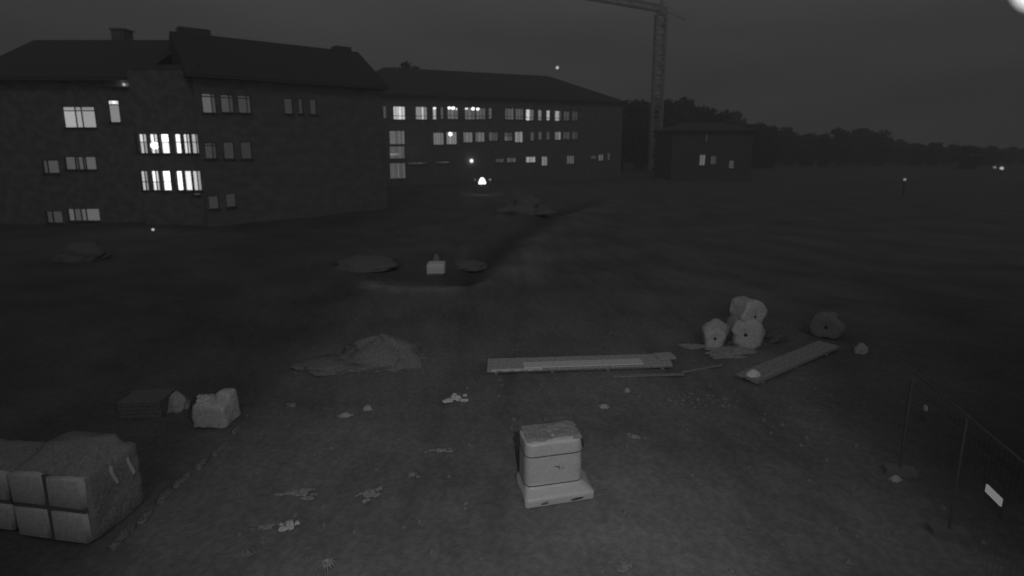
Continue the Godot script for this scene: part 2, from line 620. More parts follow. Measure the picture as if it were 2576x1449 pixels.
# ------------------------------------------------------------------ buildings
func wall_with_holes(length: float, height: float, holes: Array, deep: float) -> ArrayMesh:
	var us := [0.0, length]
	var vs := [-1.0, height]
	for h in holes:
		us.append_array([h[0], h[1]])
		vs.append_array([h[2], h[3]])
	us.sort()
	vs.sort()
	var st := begin()
	st.set_smooth_group(-1)
	for i in us.size() - 1:
		for j in vs.size() - 1:
			if us[i + 1] - us[i] < 0.001 or vs[j + 1] - vs[j] < 0.001:
				continue
			var u: float = (us[i] + us[i + 1]) * 0.5
			var v: float = (vs[j] + vs[j + 1]) * 0.5
			var hole := false
			for h in holes:
				if u > h[0] and u < h[1] and v > h[2] and v < h[3]:
					hole = true
			if not hole:
				quad(st, Vector3(us[i], vs[j], 0), Vector3(us[i + 1], vs[j], 0), Vector3(us[i + 1], vs[j + 1], 0), Vector3(us[i], vs[j + 1], 0))
	for h in holes:
		var a := Vector3(h[0], h[2], 0)
		var b := Vector3(h[1], h[2], 0)
		var c := Vector3(h[1], h[3], 0)
		var d := Vector3(h[0], h[3], 0)
		var k := Vector3(0, 0, -deep)
		quad(st, a, a + k, b + k, b)
		quad(st, b, b + k, c + k, c)
		quad(st, c, c + k, d + k, d)
		quad(st, d, d + k, a + k, a)
	return done(st)


func window(parent: Node3D, w: Array, frame: Material, bar: float) -> void:
	var st := begin()
	var x0: float = w[0]
	var x1: float = w[1]
	var y0: float = w[2]
	var y1: float = w[3]
	var cols: Array = w[4]
	var total := 0.0
	for k in range(0, cols.size(), 2):
		total += cols[k]
	var split: float = y1 - (y1 - y0) * w[5]
	var z := -0.10
	for x in [x0 + bar * 0.5, x1 - bar * 0.5]:
		add_box(st, Vector3(x, (y0 + y1) * 0.5, z), Vector3(bar, y1 - y0, 0.08))
	for y in [y0 + bar * 0.5, y1 - bar * 0.5]:
		add_box(st, Vector3((x0 + x1) * 0.5, y, z - 0.003), Vector3(x1 - x0 - 2.0 * bar, bar, 0.08))
	if w[5] > 0.0:
		add_box(st, Vector3((x0 + x1) * 0.5, split, z - 0.006), Vector3(x1 - x0 - 2.0 * bar, bar * 1.3, 0.08))
	add_box(st, Vector3((x0 + x1) * 0.5, y0 - 0.04, 0.04), Vector3(x1 - x0 + 0.16, 0.05, 0.16))
	var x := x0
	for k in range(0, cols.size(), 2):
		var nx: float = x + (x1 - x0) * cols[k] / total
		if k > 0:
			add_box(st, Vector3(x, (y0 + y1) * 0.5, z + 0.004), Vector3(bar, y1 - y0 - 2.0 * bar, 0.08))
		x = nx
	var o := obj("window", done(st), frame, parent)
	x = x0
	for k in range(0, cols.size(), 2):
		var nx: float = x + (x1 - x0) * cols[k] / total
		var spans := [[y0, y1, 1.0]]
		if w[5] > 0.0:
			spans = [[y0, split, 1.0], [split, y1, w[6]]]
		for s in spans:
			var lit: float = snappedf(cols[k + 1] * s[2], 0.004)
			obj("pane", box(Vector3((x + nx) * 0.5, (s[0] + s[1]) * 0.5, -0.17), Vector3(nx - x - 0.004, s[1] - s[0] - 0.004, 0.02)), glow(lit), o)
		x = nx


func building(called: String, label: String, at: Vector2, dir: Vector2, length: float, depth: float, eaves: float, rise: float, hip_left: float, hip_right: float, windows: Array, wall: Material, bar := 0.05, tiles: Material = null) -> Node3D:
	var t := thing(called, label, "building", Vector3(at.x, 0, at.y), atan2(-dir.y, dir.x))
	var holes := []
	for w in windows:
		holes.append([w[0], w[1], w[2], w[3]])
	obj("wall", wall_with_holes(length, eaves, holes, 0.2), wall, t)
	var st := begin()
	st.set_smooth_group(-1)
	var a := Vector3(0, -1, 0)
	var b := Vector3(length, -1, 0)
	var c := Vector3(length, -1, -depth)
	var d := Vector3(0, -1, -depth)
	var up := Vector3(0, eaves + 1.0, 0)
	quad(st, b, c, c + up, b + up)
	quad(st, c, d, d + up, c + up)
	quad(st, d, a, a + up, d + up)
	obj("side_wall", done(st), wall, t)
	# a core behind the rooms, so that no light leaks through the house
	obj("floor_slab", box(Vector3(length * 0.5, eaves - 0.2, -depth * 0.5), Vector3(length - 0.1, 0.3, depth - 0.1)), wall, t)
	var frame := mat("window_frame", 0.06, 0.5)
	for w in windows:
		window(t, w, frame, bar)
	if rise > 0.0:
		var r := begin()
		r.set_smooth_group(-1)
		var o := 0.45
		var e := eaves - 0.1
		var f0 := Vector3(-o, e, o)
		var f1 := Vector3(length + o, e, o)
		var f2 := Vector3(length + o, e, -depth - o)
		var f3 := Vector3(-o, e, -depth - o)
		var r0 := Vector3(hip_left - (o if hip_left == 0.0 else 0.0), eaves + rise, -depth * 0.5)
		var r1 := Vector3(length - hip_right + (o if hip_right == 0.0 else 0.0), eaves + rise, -depth * 0.5)
		var th := Vector3(0, 0.22, 0)
		quad(r, f0 + th, f1 + th, r1, r0)
		quad(r, f2 + th, f3 + th, r0, r1)
		tri(r, f1 + th, f2 + th, r1)
		tri(r, f3 + th, f0 + th, r0)
		for p in [[f0, f1], [f1, f2], [f2, f3], [f3, f0]]:
			quad(r, p[0], p[1], p[1] + th, p[0] + th)
		quad(r, f3, f2, f1, f0)
		var roof := obj("roof", done(r), tiles if tiles else mat("roof_tiles", 0.13, 0.8, 0.8, 0.6), t)
		# gutter along the front eaves
		obj("gutter", box(Vector3(length * 0.5, e + 0.05, o + 0.07), Vector3(length + 2.0 * o, 0.12, 0.13)), mat("zinc", 0.12, 0.5), roof)
	else:
		obj("roof", box(Vector3(length * 0.5, eaves + 0.15, -depth * 0.5), Vector3(length + 0.1, 0.3, depth + 0.1)), mat("flat_roof", 0.15, 0.9), t)
	return t


func room_lamp(parent: Node3D, u: float, v: float, r: float, level: float, stretch := 1.0) -> void:
	var o := obj("ceiling_lamp", ball(r), glow(level, "lamp"), parent, Vector3(u, v, -0.08))
	o.scale = Vector3(stretch, 1.0, 0.4)


func buildings() -> void:
	var render := mat("dark_render", 0.31, 0.95, 0.10, 0.75)
	var a := building("office_wing", "three storey office wing at the left with a wide lit window under its eaves", Vector2(-40.0, -39.4), Vector2(1, 0), 12.35, 13.0, 10.6, 4.0, 0.0, 0.0, WINDOWS_A, render)
	room_lamp(a, 10.45, 9.0, 0.09, 2.0)
	# a row of bricks shades the lamp under the eaves
	obj("lamp_shelf", box(Vector3(11.2, 10.06, 0.12), Vector3(2.0, 0.05, 0.24)), mat("zinc", 0.12, 0.5), a)
	var roof_box := begin()
	add_box(roof_box, Vector3(6.3, 14.9, -7.6), Vector3(1.1, 1.3, 1.1))
	add_box(roof_box, Vector3(6.3, 15.6, -7.6), Vector3(1.3, 0.12, 1.3))
	obj("chimney", done(roof_box), render, a)
	var b := building("stair_tower", "projecting stair tower whose two rows of narrow windows are the brightest", Vector2(-27.51, -38.4), Vector2(1, 0), 5.0, 9.0, 11.2, 0.0, 0.0, 0.0, WINDOWS_B, render, 0.04)
	room_lamp(b, 1.31, 5.84, 0.26, 2.4, 1.3)
	room_lamp(b, 2.2, 6.37, 0.24, 2.4, 1.4)
	var c := building("side_wing", "long dark wing right of the stair tower, with faintly lit windows", Vector2(-22.56, -37.9), Vector2(0.783, -0.622), 14.3, 12.0, 10.7, 3.9, 0.0, 0.0, WINDOWS_C, render)
	var vent := begin()
	add_box(vent, Vector3(13.2, 14.4, -6.2), Vector3(1.5, 1.0, 1.2))
	obj("roof_vent", done(vent), mat("zinc", 0.12, 0.5), c)
	var vent2 := begin()
	add_box(vent2, Vector3(1.2, 14.6, -6.2), Vector3(2.2, 0.7, 1.4))
	obj("roof_vent", done(vent2), mat("zinc", 0.12, 0.5), c)
	var d := building("main_building", "long hipped office building across the yard with three rows of lit windows", Vector2(-24.0, -71.7), Vector2(0.9258, -0.378), 46.0, 14.0, 12.7, 4.6, 8.0, 10.5, WINDOWS_D, mat("pale_render", 0.36, 0.95, 0.10, 0.75), 0.06)
	for l in [[13.83, 10.98, 0.14, 2.0, 1.5], [16.03, 11.09, 0.20, 2.4, 1.3], [16.6, 11.08, 0.22, 2.4, 1.3], [17.13, 10.95, 0.13, 1.4, 1.0], [18.64, 11.05, 0.13, 1.3, 2.2], [19.66, 11.07, 0.23, 2.6, 1.2], [20.42, 11.05, 0.22, 2.6, 1.2], [16.1, 7.33, 0.30, 2.6, 1.0], [7.34, 4.42, 0.09, 0.7, 1.0], [7.62, 4.42, 0.09, 0.7, 1.0], [7.94, 4.43, 0.09, 0.7, 1.0], [8.24, 4.45, 0.09, 0.6, 1.0]]:
		room_lamp(d, l[0], l[1], l[2], l[3], l[4])
	var glow_light := OmniLight3D.new()
	glow_light.name = "stair_glow"
	glow_light.light_energy = 0.045
	glow_light.light_size = 0.8
	glow_light.omni_range = 30.0
	glow_light.shadow_enabled = true
	glow_light.position = Vector3(10.4, 5.0, 1.3)
	d.add_child(glow_light)
	building("small_house", "low two storey house among the trees with three dim windows", Vector2(26.0, -85.0), Vector2(1, 0), 13.0, 10.0, 8.0, 1.4, 3.0, 3.0, WINDOWS_E, mat("timber_cladding", 0.27, 0.95, 0.5, 0.7), 0.06, mat("felt_roof", 0.17, 0.95, 0.5, 0.7))


# ------------------------------------------------------------------ trees and crane
func make_tree(salt: int) -> Node3D:   # ten metres tall
	var t := Node3D.new()
	var r := RandomNumberGenerator.new()
	r.seed = salt
	var st := begin()
	var rings := []
	for k in 8:
		var y := k / 7.0 * 7.5
		var ring := PackedVector3Array()
		for i in 8:
			var a := TAU * i / 8.0
			var w := 0.24 * pow(1.0 - k / 8.2, 0.8) + (0.12 if k == 0 else 0.0)
			ring.append(Vector3(cos(a) * w + 0.12 * sin(y * 0.7 + salt), y - 0.3, -sin(a) * w + 0.1 * cos(y * 0.6)))
		rings.append(ring)
	loft(st, rings)
	var clumps := []
	for k in 34:
		var y := r.randf_range(0.9, 9.2)
		var wide := 3.1 * pow(sin(PI * clampf((y - 0.4) / 9.6, 0.02, 1.0)), 0.7)
		var a := r.randf() * TAU
		var q := sqrt(r.randf()) * wide * 0.75
		clumps.append([Vector3(cos(a) * q, y, sin(a) * q), r.randf_range(0.9, 1.5)])
		if k % 3 == 0:
			add_bar(st, Vector3(0, y * 0.6, 0), clumps[-1][0], 0.09, 0.09)
	var o := MeshInstance3D.new()
	o.name = "trunk"
	o.mesh = done(st)
	o.material_override = mat("bark", 0.07, 0.95)
	t.add_child(o)
	var lv := begin()
	lv.set_smooth_group(-1)
	for c in clumps:
		var shade := r.randf_range(0.035, 0.075)
		lv.set_color(Color(shade, shade, shade))
		for k in 80:
			var d: Vector3 = Vector3(r.randfn(), r.randfn() * 0.8, r.randfn()).normalized() * c[1] * pow(r.randf(), 0.4)
			var p: Vector3 = c[0] + d
			p.y = minf(p.y, 10.0)
			var b := Basis.from_euler(Vector3(r.randf() * TAU, r.randf() * TAU, r.randf() * TAU)) * r.randf_range(0.24, 0.50)
			quad(lv, p - b.x, p - b.y * 0.6, p + b.x, p + b.y * 0.6)
	var cr := MeshInstance3D.new()
	cr.name = "crown"
	cr.mesh = done(lv)
	var m := mat("leaves", 1.0, 0.8)
	m.vertex_color_use_as_albedo = true
	m.backlight_enabled = true
	m.backlight = Color(0.05, 0.05, 0.05)
	cr.material_override = m
	t.add_child(cr)
	return t


func trees() -> void:
	var kinds := [make_tree(31), make_tree(32), make_tree(33)]
	var list := [
		[24.1, -113.6, 15.1, 1.17, "first dark tree at the left end of the treeline, left of the crane", "trees along the far side of the yard"],
		[30.5, -123.6, 16.6, 1.02, "second dark tree at the left end of the treeline, left of the crane", "trees along the far side of the yard"],
		[32.6, -116.3, 16.0, 1.07, "third dark tree of the treeline, counted from the left, right of the main building", "trees along the far side of the yard"],
		[39.0, -125.0, 16.6, 1.23, "fourth dark tree of the treeline, counted from the left, right of the main building", "trees along the far side of the yard"],
		[44.3, -126.1, 15.3, 1.1, "fifth dark tree of the treeline, counted from the left, right of the main building", "trees along the far side of the yard"],
		[45.8, -119.9, 14.0, 1.11, "sixth dark tree of the treeline, counted from the left, right of the main building", "trees along the far side of the yard"],
		[61.5, -147.2, 14.8, 1.15, "seventh dark tree of the treeline, counted from the left, right of the main building", "trees along the far side of the yard"],
		[56.7, -123.6, 11.1, 1.02, "eighth dark tree of the treeline, counted from the left, right of the main building", "trees along the far side of the yard"],
		[61.8, -126.1, 10.6, 0.81, "ninth dark tree of the treeline, counted from the left, right of the main building", "trees along the far side of the yard"],
		[71.7, -136.2, 10.3, 0.79, "tenth dark tree of the treeline, counted from the left, right of the main building", "trees along the far side of the yard"],
		[76.1, -134.9, 9.0, 0.74, "eleventh dark tree of the treeline, counted from the left, right of the main building", "trees along the far side of the yard"],
		[78.5, -131.9, 8.6, 0.66, "twelfth dark tree of the treeline, counted from the left, right of the main building", "trees along the far side of the yard"],
		[86.3, -137.4, 10.0, 0.87, "thirteenth dark tree of the treeline, counted from the left, right of the main building", "trees along the far side of the yard"],
		[98.9, -148.7, 10.8, 0.93, "fourteenth dark tree of the treeline, counted from the left, right of the main building", "trees along the far side of the yard"],
		[96.8, -138.2, 9.6, 0.76, "fifteenth dark tree of the treeline, counted from the left, right of the main building", "trees along the far side of the yard"],
		[111.0, -149.8, 7.2, 0.55, "sixteenth dark tree of the treeline, counted from the left, right of the main building", "trees along the far side of the yard"],
		[109.2, -141.2, 6.4, 0.56, "seventeenth dark tree of the treeline, counted from the left, right of the main building", "trees along the far side of the yard"],
		[111.5, -138.3, 6.6, 0.57, "eighteenth dark tree of the treeline, counted from the left, right of the main building", "trees along the far side of the yard"],
		[117.6, -140.2, 5.9, 0.63, "nineteenth dark tree of the treeline, counted from the left, right of the main building", "trees along the far side of the yard"],
		[107.2, -122.6, 5.9, 0.64, "twentieth dark tree of the treeline, counted from the left, right of the main building", "trees along the far side of the yard"],
		[125.8, -137.5, 5.6, 0.58, "twenty-first dark tree of the treeline, counted from the left, right of the main building", "trees along the far side of the yard"],
		[142.3, -149.6, 5.2, 0.53, "twenty-second dark tree of the treeline, counted from the left, right of the main building", "trees along the far side of the yard"],
		[142.6, -144.0, 5.3, 0.58, "twenty-third dark tree of the treeline, counted from the left, right of the main building", "trees along the far side of the yard"],
		[129.5, -126.4, 5.1, 0.57, "twenty-fourth dark tree of the treeline, counted from the left, right of the main building", "trees along the far side of the yard"],
		[35.4, -156.9, 17.5, 0.84, "first tree of the rear row, from the left, partly hidden by the front treeline", "rear row of trees"],
		[42.0, -156.3, 17.4, 1.08, "second tree of the rear row, from the left, partly hidden by the front treeline", "rear row of trees"],
		[50.4, -163.1, 18.5, 1.06, "third tree of the rear row, from the left, partly hidden by the front treeline", "rear row of trees"],
		[55.4, -158.3, 15.4, 0.94, "fourth tree of the rear row, from the left, partly hidden by the front treeline", "rear row of trees"],
		[64.1, -164.6, 15.0, 1.03, "fifth tree of the rear row, from the left, partly hidden by the front treeline", "rear row of trees"],
		[70.3, -164.4, 13.6, 0.82, "sixth tree of the rear row, from the left, partly hidden by the front treeline", "rear row of trees"],
		[74.8, -157.7, 9.7, 1.15, "seventh tree of the rear row, from the left, partly hidden by the front treeline", "rear row of trees"],
		[80.6, -156.1, 9.9, 0.87, "eighth tree of the rear row, from the left, partly hidden by the front treeline", "rear row of trees"],
		[90.3, -162.1, 7.9, 0.92, "ninth tree of the rear row, from the left, partly hidden by the front treeline", "rear row of trees"],
		[96.1, -161.6, 8.3, 0.83, "tenth tree of the rear row, from the left, partly hidden by the front treeline", "rear row of trees"],
		[103.4, -163.0, 9.8, 0.96, "eleventh tree of the rear row, from the left, partly hidden by the front treeline", "rear row of trees"],
		[110.9, -163.6, 9.4, 1.11, "twelfth tree of the rear row, from the left, partly hidden by the front treeline", "rear row of trees"],
		[117.0, -163.2, 7.1, 1.11, "thirteenth tree of the rear row, from the left, partly hidden by the front treeline", "rear row of trees"],
		[119.1, -157.0, 6.3, 0.99, "fourteenth tree of the rear row, from the left, partly hidden by the front treeline", "rear row of trees"],
		[129.4, -162.3, 5.6, 1.07, "fifteenth tree of the rear row, from the left, partly hidden by the front treeline", "rear row of trees"],
		[130.5, -156.1, 4.9, 0.96, "sixteenth tree of the rear row, from the left, partly hidden by the front treeline", "rear row of trees"],
		[140.4, -159.9, 4.6, 0.97, "seventeenth tree of the rear row, from the left, partly hidden by the front treeline", "rear row of trees"],
		[149.1, -161.4, 4.2, 0.81, "eighteenth tree of the rear row, from the left, partly hidden by the front treeline", "rear row of trees"],
		[159.9, -164.9, 4.2, 0.98, "nineteenth tree of the rear row, from the left, partly hidden by the front treeline", "rear row of trees"],
		[166.8, -165.1, 4.2, 1.02, "twentieth tree of the rear row, from the left, partly hidden by the front treeline", "rear row of trees"],
		[167.5, -159.0, 4.2, 1.05, "twenty-first tree of the rear row, from the left, partly hidden by the front treeline", "rear row of trees"],
		[-20.2, -96, 20.1, 1.25, "tree crown showing over the left part of the main building's roof", "trees behind the main building"],
		[-16.1, -98, 18.7, 1.1, "tree crown just right of the first one over the main building's roof", "trees behind the main building"],
	]
	for k in list.size():
		var e: Array = list[k]
		var t: Node3D = kinds[k % 3].duplicate()
		t.name = numbered("tree")
		add_child(t, true)
		t.position = Vector3(e[0], -0.2, e[1])
		t.rotation.y = k * 2.4
		t.scale = Vector3(e[3] * 1.45, e[2] / 10.0, e[3] * 1.45)
		tag(t, e[4], "tree", e[5])
	for k in kinds:
		k.free()


func truss(st: SurfaceTool, a: Vector3, b: Vector3, w: float, h: float, bays: int, thick: float) -> void:   # a box lattice between two points
	var d := (b - a).normalized()
	var up := Vector3.UP if absf(d.y) < 0.9 else Vector3.BACK
	var side := d.cross(up).normalized()
	var top := side.cross(d)
	var corner := [side * w * 0.5 + top * h * 0.5, side * w * -0.5 + top * h * 0.5, side * w * -0.5 - top * h * 0.5, side * w * 0.5 - top * h * 0.5]
	for c in corner:
		add_bar(st, a + c, b + c, thick * 1.5, thick * 1.5)
	for k in bays:
		var p := a.lerp(b, float(k) / bays)
		var q := a.lerp(b, float(k + 1) / bays)
		for i in 4:
			var c0: Vector3 = corner[i]
			var c1: Vector3 = corner[(i + 1) % 4]
			add_bar(st, p + c0, p + c1, thick, thick)
			if k % 2 == 0:
				add_bar(st, p + c0, q + c1, thick, thick)
			else:
				add_bar(st, p + c1, q + c0, thick, thick)


func crane() -> void:
	var steel := mat("crane_steel", 0.6, 0.7)
	var base := Vector3(30.0, 0, -110)
	var t := thing("tower_crane", "tall lattice tower crane standing behind the trees", "crane", base)
	var st := begin()
	truss(st, Vector3(0, 0, 0), Vector3(0, 31.6, 0), 1.9, 1.9, 16, 0.19)
	obj("mast", done(st), steel, t)
	var dir := Vector3(-12.4, 0, 6.0).normalized()
	st = begin()
	truss(st, Vector3(0, 32.6, 0), Vector3(0, 33.4, 0) + dir * 34.0, 1.1, 1.1, 22, 0.12)
	obj("jib", done(st), steel, t)
	st = begin()
	add_bar(st, Vector3(0, 32.4, 0) - dir * 0.8, Vector3(0, 31.0, 0) - dir * 6.5, 0.14, 0.14)
	add_bar(st, Vector3(0, 34.2, 0), Vector3(0, 31.0, 0) - dir * 6.5, 0.08, 0.08)
	obj("counter_jib", done(st), steel, t)
	st = begin()
	add_box(st, Vector3(0.2, 32.1, 0.1), Vector3(1.5, 1.5, 1.5))
	add_box(st, Vector3(0, 33.6, 0), Vector3(0.5, 1.6, 0.5))
	obj("slewing_unit", done(st), steel, t)


# ------------------------------------------------------------------ lamps
func infrared_lamp() -> void:
	# added lamp for the camera's unseen infrared light; its ball imitates the dome's glare
	var c := Vector3(0.744, 6.221, -0.770)
	var t := thing("infrared_lamp", "added infrared lamp close to the camera, its ball imitating dome glare at the top right corner", "lamp", c)
	obj("glare_ball", ball(0.032, 20), glow(1.7, "glare_ball"), t)
	var st := begin()
	add_box(st, Vector3(0.05, 0.10, -0.02), Vector3(0.16, 0.1, 0.12))
	add_bar(st, Vector3(0.05, 0.14, 0.0), Vector3(0.4, 0.2, 0.35), 0.03, 0.03)
	obj("housing", done(st), mat("lamp_housing", 0.06, 0.6), t)  # added body and arm, kept out of view
	var s := SpotLight3D.new()
	s.name = "infrared_beam"
	s.light_energy = BEAM
	s.light_size = 0.03
	s.spot_range = 120.0
	s.spot_attenuation = 2.0
	s.spot_angle = 56.0
	s.spot_angle_attenuation = 1.0
	s.shadow_enabled = true
	t.add_child(s)
	s.look_at_from_position(c, Vector3(0.1, 0.0, -17.0))


const BEAM := 22.5


func post_lamp(called: String, label: String, at: Vector3, r: float, level: float, group := "") -> void:
	var t := thing(called, label, "lamp", Vector3(at.x, 0, at.z), 0.0, group)
	obj("post", rod(0.04, at.y), mat("dark_metal", 0.06, 0.6), t, Vector3(0, at.y * 0.5, 0))
	obj("lamp_head", ball(r), glow(level, "lamp"), t, Vector3(0, at.y + r * 0.7, 0))


func lamps() -> void:
	post_lamp("bollard_lamp", "small low lamp in front of the stair tower", Vector3(-24.3, 0.18, -34.5), 0.09, 0.5)
	post_lamp("post_lamp", "small single lamp on a post at the right, before the trees", Vector3(45.46, 1.75, -60.0), 0.15, 0.3)
	post_lamp("post_lamp", "dimmer lamp of the far pair at the right edge", Vector3(88.1, 1.5, -95.0), 0.25, 0.25)
	post_lamp("post_lamp", "brighter lamp of the far pair at the right edge", Vector3(89.4, 1.3, -95.0), 0.28, 0.8)
	var st := begin()
	st.set_smooth_group(0)
	var w := thing("wall_lamp", "round white lamp on the ground floor wall of the main building", "lamp", Vector3(-6.1, 3.38, -78.85))
	obj("lamp_head", ball(0.27), glow(1.6, "lamp"), w, Vector3(0, 0, 0.2))
	obj("bracket", box(Vector3(0, 0, -0.02), Vector3(0.12, 0.2, 0.3)), mat("dark_metal", 0.06, 0.6), w)
	var e := thing("eaves_lamp", "small lamp under the eaves above the narrow lit window at the left", "lamp", Vector3(-28.43, 10.24, -39.2))
	obj("lamp_head", ball(0.1), glow(0.5, "lamp"), e)
	obj("bracket", box(Vector3(0, 0.1, -0.13), Vector3(0.06, 0.06, 0.26)), mat("dark_metal", 0.06, 0.6), e)
	var el := OmniLight3D.new()
	el.name = "eaves_light"
	el.light_energy = 0.05
	el.light_size = 0.1
	el.omni_range = 20.0
	el.shadow_enabled = true
	e.add_child(el)
	# a dome shaped work lamp on a stand, with a small lamp at each side
	var k := thing("work_lamp", "dazzling dome shaped work lamp on a stand before the main building", "lamp", Vector3(-3.57, 0, -62))
	var prof := [[0.44, 1.2], [0.44, 1.32], [0.40, 1.5], [0.31, 1.72], [0.18, 1.9], [0.05, 1.97]]
	var rings := []
	for p in prof:
		var ring := PackedVector3Array()
		for i in 18:
			ring.append(Vector3(cos(TAU * i / 18.0) * p[0], p[1], -sin(TAU * i / 18.0) * p[0]))
		rings.append(ring)
	loft(st, rings, true, true)
	obj("lamp_dome", done(st), glow(2.2, "lamp"), k)
	obj("pole", rod(0.04, 1.2), mat("dark_metal", 0.06, 0.6), k, Vector3(0, 0.6, 0))
	for i in 3:
		var leg := begin()
		var a := TAU * i / 3.0
		add_bar(leg, Vector3(0, 0.5, 0), Vector3(cos(a) * 0.6, 0.02, sin(a) * 0.6), 0.03, 0.03)
		obj("leg", done(leg), mat("dark_metal", 0.06, 0.6), k)
	post_lamp("marker_lamp", "faint marker lamp left of the dazzling work lamp", Vector3(-4.42, 1.62, -62.0), 0.13, 0.10, "marker lamps beside the work lamp")
	post_lamp("marker_lamp", "faint marker lamp right of the dazzling work lamp", Vector3(-2.61, 1.62, -62.0), 0.14, 0.20, "marker lamps beside the work lamp")
	single("star", "single bright star above the main building, left of the crane", "star", ball(1.9), glow(1.4, "star"), Vector3(58.98, 102.69, -700))
	single("star", "tiny faint star above the side wing's roof", "star", ball(0.7), glow(0.08, "star"), Vector3(-268.6, 123.0, -700))


# ------------------------------------------------------------------ things on the lane
func wrapped_pallet() -> void:
	var front := Vector3(0.225, 0, -7.68)
	var turn := atan2(0.257, 1.205)
	var t := thing("wrapped_pallet", "white film wrapped pallet load with two dark straps, alone on the gravel lane", "pallet", on(front.x, front.z), turn)
	# local x runs along the front edge (1.23 m), local -z to the back
	var film := mat("white_film", 0.52, 0.42, 1.2, 0.9)
	film.heightmap_enabled = true
	film.heightmap_texture = noise_tex("film_relief", 0.008, 0.0, 1.0, 4, 19)
	film.heightmap_scale = 0.5
	var wood := mat("pallet_wood", 0.33, 0.85, 1.0, 0.6)
	for k in 3:
		obj("runner", box(Vector3(0.615, 0.05, -0.06 - k * 0.34), Vector3(1.17, 0.1, 0.09)), wood, t)
	for k in 5:
		obj("deck_board", box(Vector3(0.11 + k * 0.2525, 0.117, -0.4), Vector3(0.15, 0.022, 0.76)), wood, t)
	var rings := []
	rings.append(rounded_ring(0.0, 1.23, -0.80, 0.0, 0.015, 0.03, 6, 0.015, 1.0))
	rings.append(rounded_ring(0.0, 1.23, -0.80, 0.0, 0.10, 0.03, 6, 0.012, 1.5))
	rings.append(rounded_ring(0.006, 1.224, -0.796, -0.006, 0.135, 0.04, 6, 0.01, 2.0))
	rings.append(rounded_ring(0.03, 1.17, -0.79, -0.06, 0.165, 0.07, 6, 0.012, 2.5))
	rings.append(rounded_ring(0.045, 1.10, -0.785, -0.15, 0.215, 0.11, 6, 0.008, 2.8))
	for k in 12:
		var y := 0.25 + k * 0.066
		rings.append(rounded_ring(0.05, 1.07, -0.78, -0.19, y, 0.13, 6, 0.014, 3.0))
	rings.append(rounded_ring(0.05, 1.07, -0.78, -0.19, 1.0, 0.13, 6, 0.02, 3.0))
	rings.append(rounded_ring(0.065, 1.055, -0.765, -0.205, 1.035, 0.12, 6, 0.03, 3.0))
	rings.append(rounded_ring(0.12, 1.0, -0.71, -0.26, 1.05, 0.10, 6, 0.03, 3.0))
	var st := begin()
	loft(st, same_count(rings))
	obj("film_wrap", done(st), film, t)
	# the loose top sheet hangs over the edges, further at the right
	st = begin()
	st.set_smooth_group(0)
	var rows := []
	for i in 37:
		var row := PackedVector3Array()
		for j in 25:
			var u := i / 36.0
			var v := j / 24.0
			var x := lerpf(0.085, 1.115, u)
			var z := lerpf(-0.80, lerpf(-0.26, -0.222, smoothstep(0.08, 0.3, u)) + 0.012 * sin(u * 9.0), v)
			var ox := maxf(0.0, maxf(0.07 - x, x - 1.05))
			var oz := maxf(0.0, -0.765 - z)
			var over := maxf(ox, oz)
			var y := 1.068 + 0.022 * lump.get_noise_2d(x * 3.4, z * 3.4) + 0.012 * lump.get_noise_2d(x * 9.0, z * 9.0)
			y -= 0.03 * smoothstep(0.1, 0.7, u) * smoothstep(0.9, 0.4, u) * v
			y -= over * (1.15 + 0.9 * lump.get_noise_2d(x * 5.0, z * 5.0 + 8.0)) + (0.13 * smoothstep(1.065, 1.115, x) * (0.5 + v)) + 0.03 * smoothstep(0.85, 1.0, v)
			row.append(Vector3(x - ox * 0.2, y, z))
		rows.append(row)
	for i in 36:
		for j in 24:
			quad(st, rows[i][j], rows[i][j + 1], rows[i + 1][j + 1], rows[i + 1][j])
	obj("top_sheet", done(st), mat("darker_film", 0.33, 0.6, 1.4, 0.75), t)  # a darker tone than the film on the sides
	for y in [0.252, 0.79]:
		st = begin()
		var band := []
		for d in [0.0, 0.0, 0.02, 0.02]:
			band.append(rounded_ring(0.043, 1.077, -0.787, -0.183, y + d, 0.135, 6, 0.0))
		loft(st, band, false)
		obj("strap", done(st), mat("strap", 0.10, 0.6), t)
	# the printed note on the film, and dark ovals painting the shade in the skirt's two fork openings
	obj("label", box(Vector3(0.60, 0.585, -0.176), Vector3(0.085, 0.024, 0.004)), mat("print", 0.16, 0.7), t)
	obj("label", box(Vector3(0.635, 0.55, -0.176), Vector3(0.03, 0.02, 0.004)), mat("print", 0.16, 0.7), t)
	obj("label", box(Vector3(0.70, 0.545, -0.176), Vector3(0.03, 0.03, 0.004)), mat("print_pale", 0.3, 0.7), t)
	for s in [[0.33, 0.07, 0.0], [0.90, 0.12, 0.1]]:
		st = begin()
		var ring := PackedVector3Array()
		for i in 16:
			var a := TAU * i / 16.0
			ring.append(Vector3(s[0] + cos(a) * s[1], 0.068 + sin(a) * 0.022 + 0.1 * cos(a) * s[1], 0.016))
		fan(st, ring, false)
		obj("fork_opening_shade", done(st), mat("opening_shade", 0.12, 0.9) if s[2] == 0.0 else mat("deep_opening_shade", 0.05, 0.9), t)


